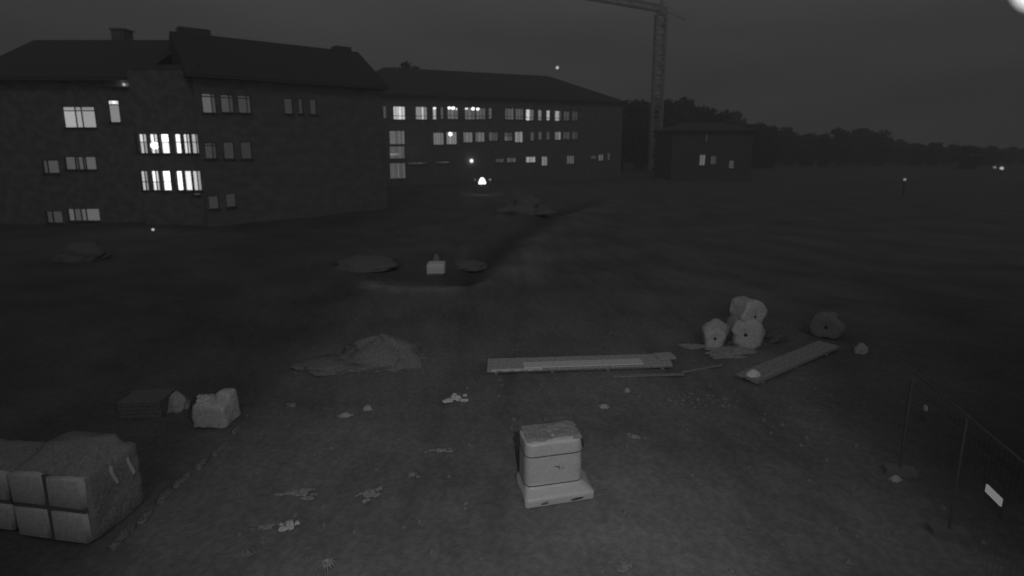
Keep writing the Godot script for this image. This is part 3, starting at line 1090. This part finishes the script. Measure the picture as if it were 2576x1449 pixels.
func strapped_pack(label: String, right_front: Vector3, along: Vector2, width: float, depth: float, height: float, cols: int, rise: float) -> void:
	# local x to the right along the front, -z to the back; the origin is the front left corner
	var left := right_front - Vector3(along.x, 0, along.y) * width
	var t := thing("block_pack", label, "pallet", on(left.x, left.z), atan2(-along.y, along.x), "strapped packs of pale blocks at the lower left")
	var wrap := mat("grey_film", 0.32, 0.5, 1.1, 0.7)
	wrap.heightmap_enabled = true
	wrap.heightmap_texture = noise_tex("film_relief", 0.008, 0.0, 1.0, 4, 19)
	wrap.heightmap_scale = 1.0
	var rings := []
	rings.append(rounded_ring(0.02, width - 0.02, -depth + 0.02, -0.05, 0.02, 0.05, 4, 0.03, 4.0))
	for k in 9:
		var y := 0.08 + (height - 0.16) * k / 8.0
		rings.append(rounded_ring(0.0, width, -depth, -0.04, y, 0.05, 4, 0.05 if k > 0 else 0.03, 4.0 + rise))
	rings.append(rounded_ring(0.02, width - 0.02, -depth + 0.02, -0.05, height - 0.03, 0.07, 4, 0.08, 4.0 + rise))
	rings.append(rounded_ring(0.10, width - 0.10, -depth + 0.10, -0.12, height, 0.08, 4, 0.06, 4.0))
	rings.append(rounded_ring(0.20, width - 0.20, -depth + 0.16, -0.40, height + rise, 0.08, 4, 0.05, 4.0))
	var st := begin()
	loft(st, same_count(rings))
	obj("film_wrap", done(st), wrap, t)
	var pale := mat("pale_blocks", 0.55, 0.7, 1.0, 0.8)
	var gap := 0.09
	var tier := (height - 0.10 - gap) * 0.5
	for r in 2:
		for c in cols:
			var w := (width - gap * (cols - 1) - 0.08) / cols
			var x := 0.04 + c * (w + gap)
			var y := 0.05 + r * (tier + gap)
			var face := []
			# a bevelled slab of blocks, proud of the dark film
			for q in [[0.0, -0.08], [0.0, 0.03], [0.025, 0.055]]:
				var ring := PackedVector3Array()
				var i: float = q[0]
				for p in [[x + i, y + i], [x + w - i, y + i], [x + w - i, y + tier - i], [x + i, y + tier - i]]:
					ring.append(Vector3(p[0], p[1] + 0.01 * lump.get_noise_2d(p[0] * 7.0, p[1] * 7.0), q[1] + 0.02 * lump.get_noise_2d(p[0] * 3.0, p[1] * 3.0 + rise)))
				face.append(ring)
			st = begin()
			loft(st, face)
			obj("block", done(st), pale, t)
	for c in cols - 1:
		var w := (width - gap * (cols - 1) - 0.08) / cols
		obj("strap", box(Vector3(0.04 + (c + 1) * w + (c + 0.5) * gap, height * 0.5, 0.005), Vector3(gap * 0.8, height - 0.06, 0.03)), mat("dark_tape", 0.12, 0.7), t)
	obj("strap", box(Vector3(width * 0.5, 0.05 + tier + gap * 0.5, -0.002), Vector3(width - 0.04, gap * 0.8, 0.03)), mat("dark_tape", 0.06, 0.6), t)
	# folds of film hanging down the right side
	for k in 2:
		st = begin()
		st.set_smooth_group(0)
		var z := -0.42 - k * 0.30
		for i in 6:
			var y0 := height - 0.10 - k * 0.04 - i * 0.06
			var y1 := y0 - 0.06
			var o0 := 0.012 * sin(i * 0.8 + k) - i * 0.012
			var o1 := 0.012 * sin((i + 1) * 0.8 + k) - (i + 1) * 0.012
			var w0 := 0.02 * sin(PI * (i + 0.4) / 6.6)
			var w1 := 0.02 * sin(PI * (i + 1.4) / 7.6)
			quad(st, Vector3(width + 0.0, y1, z + o1 + w1), Vector3(width + 0.06, y1, z + o1), Vector3(width + 0.06, y0, z + o0), Vector3(width + 0.0, y0, z + o0 + w0))
			quad(st, Vector3(width + 0.06, y1, z + o1), Vector3(width + 0.0, y1, z + o1 - w1), Vector3(width + 0.0, y0, z + o0 - w0), Vector3(width + 0.06, y0, z + o0))
		obj("film_fold", done(st), mat("bright_fold", 0.5, 0.4), t)


func timber_pack() -> void:
	var a := Vector3(-0.67, 0, -12.76)
	var dir := Vector2(5.1, -0.36).normalized()
	var t := thing("timber_pack", "long pack of boards lying across the lane with a bright narrow board on top", "timber", on(a.x, a.z), atan2(-dir.y, dir.x))
	var wood := mat("sawn_timber", 0.58, 0.8, 0.9, 0.7)
	var dark := mat("grey_timber", 0.36, 0.85, 0.9, 0.7)
	for k in 4:
		obj("bearer", box(Vector3(0.25 + k * 1.5, 0.022, -0.38), Vector3(0.08, 0.05, 0.74)), dark, t)
	for k in 4:
		obj("board", box(Vector3(2.5 + 0.02 * k, 0.066, -0.09 - k * 0.185), Vector3(5.02 - 0.05 * k, 0.032, 0.18)), dark, t)
	for k in 4:
		var o := obj("board", box(Vector3(2.52 + 0.03 * k, 0.105, -0.10 - k * 0.185), Vector3(5.0 + 0.04 * k, 0.035, 0.178)), wood, t)
		o.rotation.x = 0.006 * (k - 1.5)
	var p := obj("board", box(Vector3(2.62, 0.143, -0.21), Vector3(3.25, 0.03, 0.33)), mat("fresh_board", 0.80, 0.55, 0.9, 0.85), t)
	p.rotation.y = 0.006
	# a torn strip of film along the near edge, at the left
	var st := begin()
	st.set_smooth_group(0)
	for i in 16:
		var x0 := 0.12 + i * 0.085
		var x1 := x0 + 0.085
		var h0 := 0.02 + 0.012 * sin(i * 1.7)
		var h1 := 0.02 + 0.012 * sin((i + 1) * 1.7)
		quad(st, Vector3(x0, 0.118 - h0, 0.012), Vector3(x1, 0.118 - h1, 0.012), Vector3(x1, 0.127 + h1 * 0.2, 0.0), Vector3(x0, 0.127 + h0 * 0.2, 0.0))
		quad(st, Vector3(x0, 0.127 + h0 * 0.2, 0.0), Vector3(x1, 0.127 + h1 * 0.2, 0.0), Vector3(x1, 0.128, -0.06 - h1), Vector3(x0, 0.128, -0.06 - h0))
	obj("film_strip", done(st), mat("bright_fold", 0.5, 0.4), t)
	# the loose end board at the right
	var e := obj("board", box(Vector3(5.02, 0.15, -0.28), Vector3(0.5, 0.03, 0.42)), wood, t)
	e.rotation.y = 0.05
	# the second pack, turned away to the right
	var b := Vector3(6.14, 0, -12.08)
	var dir2 := Vector2(9.59 - 6.14, -14.35 + 12.08).normalized()
	var u := thing("timber_pack", "dimmer slanting pack of boards at the right, ending near the fence", "timber", on(b.x, b.z), atan2(-dir2.y, dir2.x))
	for k in 3:
		obj("bearer", box(Vector3(0.3 + k * 1.6, 0.03, -0.27), Vector3(0.08, 0.07, 0.52)), dark, u)
	for k in 3:
		obj("board", box(Vector3(2.05 + 0.03 * k, 0.085, -0.09 - k * 0.185), Vector3(4.1, 0.04, 0.18)), dark, u)
	for k in 3:
		obj("board", box(Vector3(2.07 - 0.03 * k, 0.13, -0.09 - k * 0.185), Vector3(4.1 + 0.03 * k, 0.04, 0.178)), mat("middling_timber", 0.40, 0.8, 0.9, 0.7), u)
	obj("end_cap", lumpy(Vector3(0.42, 0.14, 0.30), 0.4, 5.0), mat("fresh_board", 0.80, 0.55, 0.9, 0.85), u, Vector3(0.24, 0.15, -0.27))
	# a thin lath on the ground before the first pack
	st = begin()
	add_bar(st, Vector3(2.62, 0.03, -12.60), Vector3(4.51, 0.03, -12.72), 0.09, 0.03)
	single("lath", "thin lath lying on the ground before the long timber pack", "lath", done(st), dark)
	st = begin()
	add_bar(st, Vector3(4.5, 0.03, -12.84), Vector3(5.75, 0.03, -13.3), 0.06, 0.03)
	single("lath", "thin lath pointing from the long timber pack to the slanting one", "lath", done(st), dark)


func roll(label: String, at: Vector3, radius: float, length: float, turn: float, tone: Material, salt: float, group: String) -> void:
	var t := thing("film_roll", label, "roll", at, turn, group)
	# the axis runs along local z, the open end looks to +z
	var n := 30
	var shape := []
	for q in [[0.97, -length], [1.0, -length * 0.9], [1.0, -length * 0.66], [1.0, -length * 0.33], [1.0, -0.10], [0.95, -0.03], [0.82, 0.0], [0.55, 0.012], [0.28, -0.01], [0.11, -0.02]]:
		var ring := PackedVector3Array()
		for i in n:
			var a := TAU * i / n
			var bump := 1.0 + 0.62 * lump.get_noise_3d(cos(a) * 0.42 + salt, sin(a) * 0.42, q[1] * 1.6) + 0.05 * lump.get_noise_3d(cos(a) * 1.6 + salt, sin(a) * 1.6, q[1] * 5.0)
			var r: float = radius * q[0] * (bump if q[0] > 0.5 else 1.0)
			ring.append(Vector3(cos(a) * r, radius * 0.96 + sin(a) * r * (0.96 if sin(a) < 0.0 else 1.0), q[1] + 0.03 * lump.get_noise_2d(cos(a) * 2.0 + salt, sin(a) * 2.0 + q[0] * 3.0)))
		shape.append(ring)
	var st := begin()
	loft(st, shape, false, true)
	obj("wrapping", done(st), tone, t)
	var core := begin()
	var inner := []
	for q in [[0.115, -0.012], [0.10, -0.3]]:
		var ring := PackedVector3Array()
		for i in 16:
			var a := TAU * i / 16.0
			ring.append(Vector3(cos(a) * radius * q[0], radius * 0.96 + sin(a) * radius * q[0], q[1]))
		inner.append(ring)
	loft(core, inner, true)
	obj("core_tube", done(core), mat("core", 0.10, 0.9), t)


func kerb_piece(l: float, k: int) -> ArrayMesh:
	var rings := []
	for q in [[0.0, -0.03], [0.0, 0.05], [0.012, 0.07], [0.03, 0.078]]:
		rings.append(rounded_ring(-0.06 + q[0], 0.06 - q[0], -l * 0.5 + q[0], l * 0.5 - q[0], q[1], 0.02, 2, 0.045, 2.7 * k))
	var st := begin()
	loft(st, same_count(rings))
	return done(st)


func lane_objects() -> void:
	wrapped_pallet()
	strapped_pack("strapped pack of pale blocks at the lower left with crumpled film down its right side", Vector3(-6.40, 0, -6.95), Vector2(0.988, 0.15), 1.32, 0.98, 1.16, 2, 0.17)
	strapped_pack("strapped pack of pale blocks cut by the picture's left edge", Vector3(-7.78, 0, -7.22), Vector2(0.988, 0.15), 1.32, 0.80, 1.06, 2, 0.0)
	timber_pack()
	# rolls of white sheeting, three together and one apart
	var fleece := mat("roll_fleece", 0.62, 0.85, 0.9, 0.75)
	var fleece_dim := mat("dim_fleece", 0.25, 0.9, 0.9, 0.75)
	roll("lumpy white roll with a dark core, at the left of the stack", on(6.0, -14.5, 0.03), 0.37, 0.7, -0.30, fleece, 1.0, "white rolls right of the timber")
	roll("lumpy white roll under the top one, its dark core facing the camera", on(6.92, -14.55, 0.03), 0.44, 0.75, -0.38, fleece, 2.0, "white rolls right of the timber")
	roll("white roll lying on top of the stack", on(7.22, -14.65) + Vector3(0, 0.56, 0), 0.39, 0.8, 0.25, fleece, 7.0, "white rolls right of the timber")
	single("ground_sheet", "pale sheet of film spread on the ground under the three rolls", "sheet", scrap(2.3, 1.0, 0.10, 31.0), mat("spread_film", 0.36, 0.7, 0.9, 0.75), on(6.45, -14.35), 0.1)
	roll("dim grey roll standing apart, beyond the slanting timber pack", on(9.75, -15.3, 0.03), 0.40, 0.8, -0.55, fleece_dim, 4.0, "")
	single("dirt_heap", "small dim heap of dirt between the rolls and the lone grey roll", "heap", lumpy(Vector3(0.75, 0.34, 0.6), 0.5, 2.2), mat("heap_soil", 0.2, 0.95, 0.8, 0.6), on(8.1, -15.2))
	# heaps
	var gravel := mat("gravel", 0.33, 0.95, 0.9, 0.7, 4.0)
	single("gravel_heap", "low pointed heap of gravel at the lane's left side, left of the timber", "heap", lumpy(Vector3(2.7, 0.72, 1.8), 0.34, 8.1, 1.1), gravel, on(-3.67, -13.75))
	single("gravel_heap", "flat spill of gravel left of the pointed heap, on the lane's edge", "heap", lumpy(Vector3(1.9, 0.16, 1.2), 0.35, 4.4), gravel, on(-4.9, -13.3))
	single("gravel_heap", "broad low heap of pale soil in the middle distance, left of the small white pallet", "heap", lumpy(Vector3(3.4, 0.6, 2.2), 0.3, 6.1), mat("pale_soil", 0.27, 0.95, 0.8, 0.75, 3.0), on(-7.2, -25.0))
	single("gravel_heap", "low strewn heap of soil right of the small white pallet", "heap", lumpy(Vector3(2.2, 0.4, 1.6), 0.35, 9.7), mat("pale_soil", 0.27, 0.95, 0.8, 0.75, 3.0), on(-2.3, -26.2))
	single("covered_heap", "long heap under a pale tarpaulin before the main building", "heap", lumpy(Vector3(4.2, 1.5, 2.4), 0.7, 12.5, 1.2), mat("tarpaulin", 0.30, 0.7, 0.6, 0.8), on(1.1, -43.3))
	single("soil_heap", "faint heap of soil below the office wing at the far left", "heap", lumpy(Vector3(2.6, 1.0, 1.8), 0.3, 14.2), mat("pale_soil", 0.27, 0.95, 0.8, 0.75, 3.0), on(-22.6, -26.6))
	# the small white pallet in the pit
	var p := thing("small_pallet", "small bright white pallet load standing in the shallow pit", "pallet", on(-4.02, -23.6), 0.05)
	for k in 3:
		obj("runner", box(Vector3(0.4, 0.06, -0.08 - k * 0.3), Vector3(0.8, 0.12, 0.1)), mat("pallet_wood", 0.33), p)
	var rings := []
	for q in [[0.0, 0.12], [0.0, 0.3], [0.0, 0.5], [0.03, 0.56], [0.15, 0.58]]:
		rings.append(rounded_ring(q[0], 0.84 - q[0], -0.8 + q[0], -q[0], q[1], 0.06, 4, 0.02, 5.0))
	var st := begin()
	loft(st, same_count(rings))
	obj("film_wrap", done(st), mat("white_sack", 0.80, 0.6), p)
	single("sack", "dim sack behind the small white pallet in the pit", "sack", lumpy(Vector3(0.5, 0.75, 0.5), 0.4, 3.0), mat("grey_fleece", 0.30), on(-3.75, -24.9))
	# the torn white pallet beyond the packs
	var b := thing("torn_pallet", "torn white film wrapped stack on the dark soil behind the strapped packs", "pallet", on(-6.88, -10.25), -0.06)
	rings = []
	for q in [[0.0, 0.03], [0.0, 0.12], [0.0, 0.25], [0.0, 0.40], [0.01, 0.50], [0.05, 0.53], [0.15, 0.55]]:
		rings.append(rounded_ring(q[0], 0.72 - q[0] * 0.6, -0.6 + q[0], -q[0], q[1], 0.03, 4, 0.045, 7.0))
	st = begin()
	loft(st, same_count(rings))
	obj("film_wrap", done(st), mat("torn_film", 0.58, 0.5, 1.0, 0.75), b)
	rings = []
	for q in [[0.0, 0.52], [0.0, 0.62], [0.03, 0.68], [0.1, 0.70]]:
		rings.append(rounded_ring(0.38 + q[0], 0.71 - q[0], -0.58 + q[0], -0.24 - q[0], q[1], 0.04, 4, 0.03, 2.0))
	st = begin()
	loft(st, same_count(rings))
	obj("upper_load", done(st), mat("torn_film", 0.58, 0.5), b)
	obj("film_flap", scrap(0.42, 0.36, 0.10, 5.5), mat("bright_film", 0.5, 0.4), b, Vector3(0.14, 0.52, -0.25))
	single("sack", "grey sack left of the torn white stack", "sack", lumpy(Vector3(0.5, 0.42, 0.4), 0.5, 1.7), mat("grey_fleece", 0.30), on(-7.75, -11.1))
	# a dim stack of slabs
	var f := thing("slab_stack", "dim flat stack of slabs left of the torn white stack", "slabs", on(-8.75, -10.6), 0.08)
	for k in 4:
		obj("slab", box(Vector3(0.45 + 0.02 * sin(k * 2.0), 0.05 + k * 0.095, -0.35), Vector3(0.9, 0.085, 0.65)), mat("slab_stone", 0.19, 0.9, 1.2, 0.7), f)
	# kerb stones half sunk along the lane's left edge
	var kerb := [[-6.02, -7.05, 0.5, 0.05], [-5.98, -7.5, 0.3, 0.1], [-5.98, -7.98, 0.34, 0.05], [-5.98, -8.42, 0.40, -0.02], [-5.88, -8.86, 0.28, 0.08], [-5.80, -9.35, 0.42, -0.05], [-5.84, -10.05, 0.3, 0.06]]
	var where := ["nearest", "second nearest", "third nearest", "fourth nearest", "fifth nearest", "sixth nearest", "farthest"]
	for k in kerb.size():
		var e: Array = kerb[k]
		var l: float = e[2]
		single("kerb_stone", "%s of the pale kerb stones along the lane's left edge" % where[k], "kerb stone", kerb_piece(l, k), mat("kerb_stone", 0.34, 0.9, 1.5, 0.45), on(e[0], e[1], 0.02), e[3], "kerb stones along the lane")
	# litter on the lane
	var paper := mat("paper", 0.75, 0.7, 1.6, 0.8)
	var dull := mat("dull_plastic", 0.36, 0.6, 1.6, 0.7)
	single("plastic_sheet", "pale crumpled sheet lying alone left of the wrapped pallet's back", "litter", scrap(0.46, 0.34, 0.07, 2.0), paper, on(-1.35, -11.45), 0.2)
	single("plastic_sheet", "wide torn strip of film left of the lane's middle", "litter", scrap(0.62, 0.22, 0.06, 4.0), dull, on(-3.72, -8.06), -0.1)
	single("plastic_sheet", "bright small crumpled scrap at the lower left of the lane", "litter", scrap(0.24, 0.20, 0.11, 6.0), paper, on(-3.52, -7.27), 0.5)
	single("plastic_sheet", "thin flat strip beside the bright crumpled scrap", "litter", scrap(0.40, 0.14, 0.03, 8.0), dull, on(-3.9, -7.25), 0.0)
	single("plastic_sheet", "small scrap nearest the strapped packs, below the bright scrap", "litter", scrap(0.18, 0.16, 0.06, 10.0), dull, on(-3.96, -6.74), 0.9)
	single("plastic_sheet", "small grey scrap between the film strip and the wrapped pallet", "litter", scrap(0.2, 0.16, 0.05, 12.0), dull, on(-1.85, -8.61), 0.3)
	single("plastic_sheet", "thin curled scrap right of the wrapped pallet's top", "litter", scrap(0.34, 0.14, 0.05, 14.0), dull, on(2.57, -9.82), -0.5)
	single("plastic_sheet", "flat faint strip left of the wrapped pallet's top", "litter", scrap(0.36, 0.12, 0.03, 16.0), dull, on(-1.41, -9.37), 0.05)
	single("plastic_sheet", "faint twisted strip right of the wide torn film", "litter", scrap(0.40, 0.22, 0.05, 18.0), dull, on(-2.46, -8.01), 0.8)
	single("plastic_sheet", "small scrap beside the gravel spill, on the lane's far left", "litter", scrap(0.26, 0.16, 0.05, 20.0), dull, on(-5.12, -11.16), 0.2)
	single("plastic_sheet", "pale flat scrap near the picture's lower edge, right of its middle", "litter", scrap(0.26, 0.16, 0.05, 22.0), dull, on(1.65, -6.51), 0.2)
	single("stone", "pale stone between the plastic sheet and the timber pack's right end", "stone", lumpy(Vector3(0.14, 0.09, 0.12), 0.5, 3.0), mat("kerb_concrete", 0.36), on(2.83, -11.83))
	single("stone", "flat grey stone below the long timber pack", "stone", lumpy(Vector3(0.26, 0.07, 0.2), 0.5, 5.0), mat("kerb_concrete", 0.36), on(2.13, -11.09))
	single("stone", "two grey stones' left one, on the lane below the gravel heap", "stone", lumpy(Vector3(0.3, 0.08, 0.2), 0.5, 7.0), mat("kerb_concrete", 0.36), on(-3.72, -10.68))
	single("stone", "larger grey stone below the gravel heap, nearer the lane's middle", "stone", lumpy(Vector3(0.22, 0.09, 0.2), 0.5, 9.0), mat("kerb_concrete", 0.36), on(-3.3, -10.95))
	single("stone", "small pale stone at the fence's first post", "stone", lumpy(Vector3(0.22, 0.1, 0.16), 0.5, 11.0), mat("kerb_concrete", 0.36), on(6.95, -8.45))
	# rubble
	var mm := MultiMesh.new()
	mm.transform_format = MultiMesh.TRANSFORM_3D
	mm.mesh = lumpy(Vector3(1, 0.4, 0.8), 0.9, 13.0)
	mm.instance_count = 90
	for i in 90:
		var x := 4.05 + rng.randfn() * 0.55
		var z := -11.35 + rng.randfn() * 0.25
		var s := 0.025 + 0.13 * pow(rng.randf(), 2.0)
		mm.set_instance_transform(i, Transform3D(Basis(Vector3.UP, rng.randf() * TAU).scaled(Vector3.ONE * s), on(x, z, s * 0.1)))
	var mi := MultiMeshInstance3D.new()
	mi.name = "rubble"
	mi.multimesh = mm
	mi.material_override = mat("rubble_stone", 0.34, 0.9, 1.5, 0.5)
	tag(mi, "patch of small rubble before the slanting timber pack", "rubble")
	mi.set_meta("kind", "stuff")
	add_child(mi, true)
	# a tuft of weeds
	var w := begin()
	w.set_smooth_group(-1)
	for i in 150:
		var a := rng.randf() * TAU
		var l := rng.randf_range(0.06, 0.15) if i > 2 else rng.randf_range(0.16, 0.24)
		var lean := rng.randf_range(0.25, 1.1)
		var out := Vector3(cos(a), 0, sin(a))
		var side := Vector3(-sin(a), 0, cos(a)) * 0.008
		var mid := out * l * 0.45 * lean + Vector3(0, l * 0.6, 0)
		var tip := out * l * lean + Vector3(0, l * (0.9 - lean * 0.5), 0)
		quad(w, -side, side, mid + side, mid - side)
		tri(w, mid - side, mid + side, tip)
	single("weed", "spiky tuft of weeds near the picture's lower edge", "plant", done(w), mat("weed_leaf", 0.36, 0.6), on(-2.66, -6.5))
	fence()


func fence() -> void:
	# a wire site fence along the right side of the lane, running towards the camera
	var a := Vector3(7.15, 0, -8.63)
	var dir := Vector3(6.78 - 7.15, 0, -7.1 + 8.63).normalized()
	var t := thing("site_fence", "thin wire mesh site fence along the right side of the lane", "fence", a, atan2(-dir.z, dir.x))
	var metal := mat("fence_metal", 0.10, 0.6)
	for s in [0.0, 1.57, 3.14, 4.71]:
		obj("post", rod(0.02, 2.05), metal, t, Vector3(s, 1.0, 0))
		obj("foot_block", box(Vector3(s, 0.05, 0), Vector3(0.2, 0.13, 0.5)), mat("foot_concrete", 0.15, 0.95), t)
	obj("top_rail", box(Vector3(2.36, 2.0, 0), Vector3(4.7, 0.025, 0.025)), mat("dark_metal_rail", 0.09, 0.6), t)
	var st := begin()
	for k in 47:
		add_bar(st, Vector3(0.05 + k * 0.1, 0.15, 0), Vector3(0.05 + k * 0.1, 1.98, 0), 0.0022, 0.0022)
	for k in 8:
		add_bar(st, Vector3(0, 0.2 + k * 0.25, 0.005), Vector3(4.71, 0.2 + k * 0.25, 0.005), 0.0022, 0.0022)
	obj("wire_mesh", done(st), mat("wire", 0.10, 0.7), t)
	# reflective strips hung on it; their shine is put in as emission
	var tr := Transform3D(Basis(Vector3.UP, atan2(-dir.z, dir.x)), a)
	var flat := Basis(Vector3.UP, atan2(-dir.z, dir.x))
	for e in [[2.47, 1.33, 0.31, 0.13, 0.17, "slim reflective strip on the wire fence at the right, its shine put in as glow"], [3.24, 1.44, 0.3, 0.12, 0.4, "reflective strip with added glow on the fence, cut by the picture's right edge"]]:
		var l := thing("reflective_strip", e[5], "lamp", tr * Vector3(e[0], e[1], 0.06))
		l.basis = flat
		obj("strip_face", box(Vector3(0, 0, 0.02), Vector3(e[2], e[3] - 0.02, 0.02)), glow(e[4], "lamp"), l)
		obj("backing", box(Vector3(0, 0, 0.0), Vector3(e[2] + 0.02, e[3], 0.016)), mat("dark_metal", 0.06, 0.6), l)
	var disc := rod(0.055, 0.012, 16)
	var o := obj("round_plate", disc, mat("pale_plate", 0.4, 0.6), null, tr * Vector3(0.62, 1.62, 0.06))
	o.basis = flat * Basis(Vector3.RIGHT, PI / 2)
	tag(o, "small round pale plate on the fence beside its first post", "plate")
	# a small pale bag hung up farther back
	single("bag", "small pale bag lying beyond the slanting timber pack", "bag", lumpy(Vector3(0.4, 0.3, 0.3), 0.4, 6.6), mat("grey_fleece", 0.30), on(10.13, -14.2))
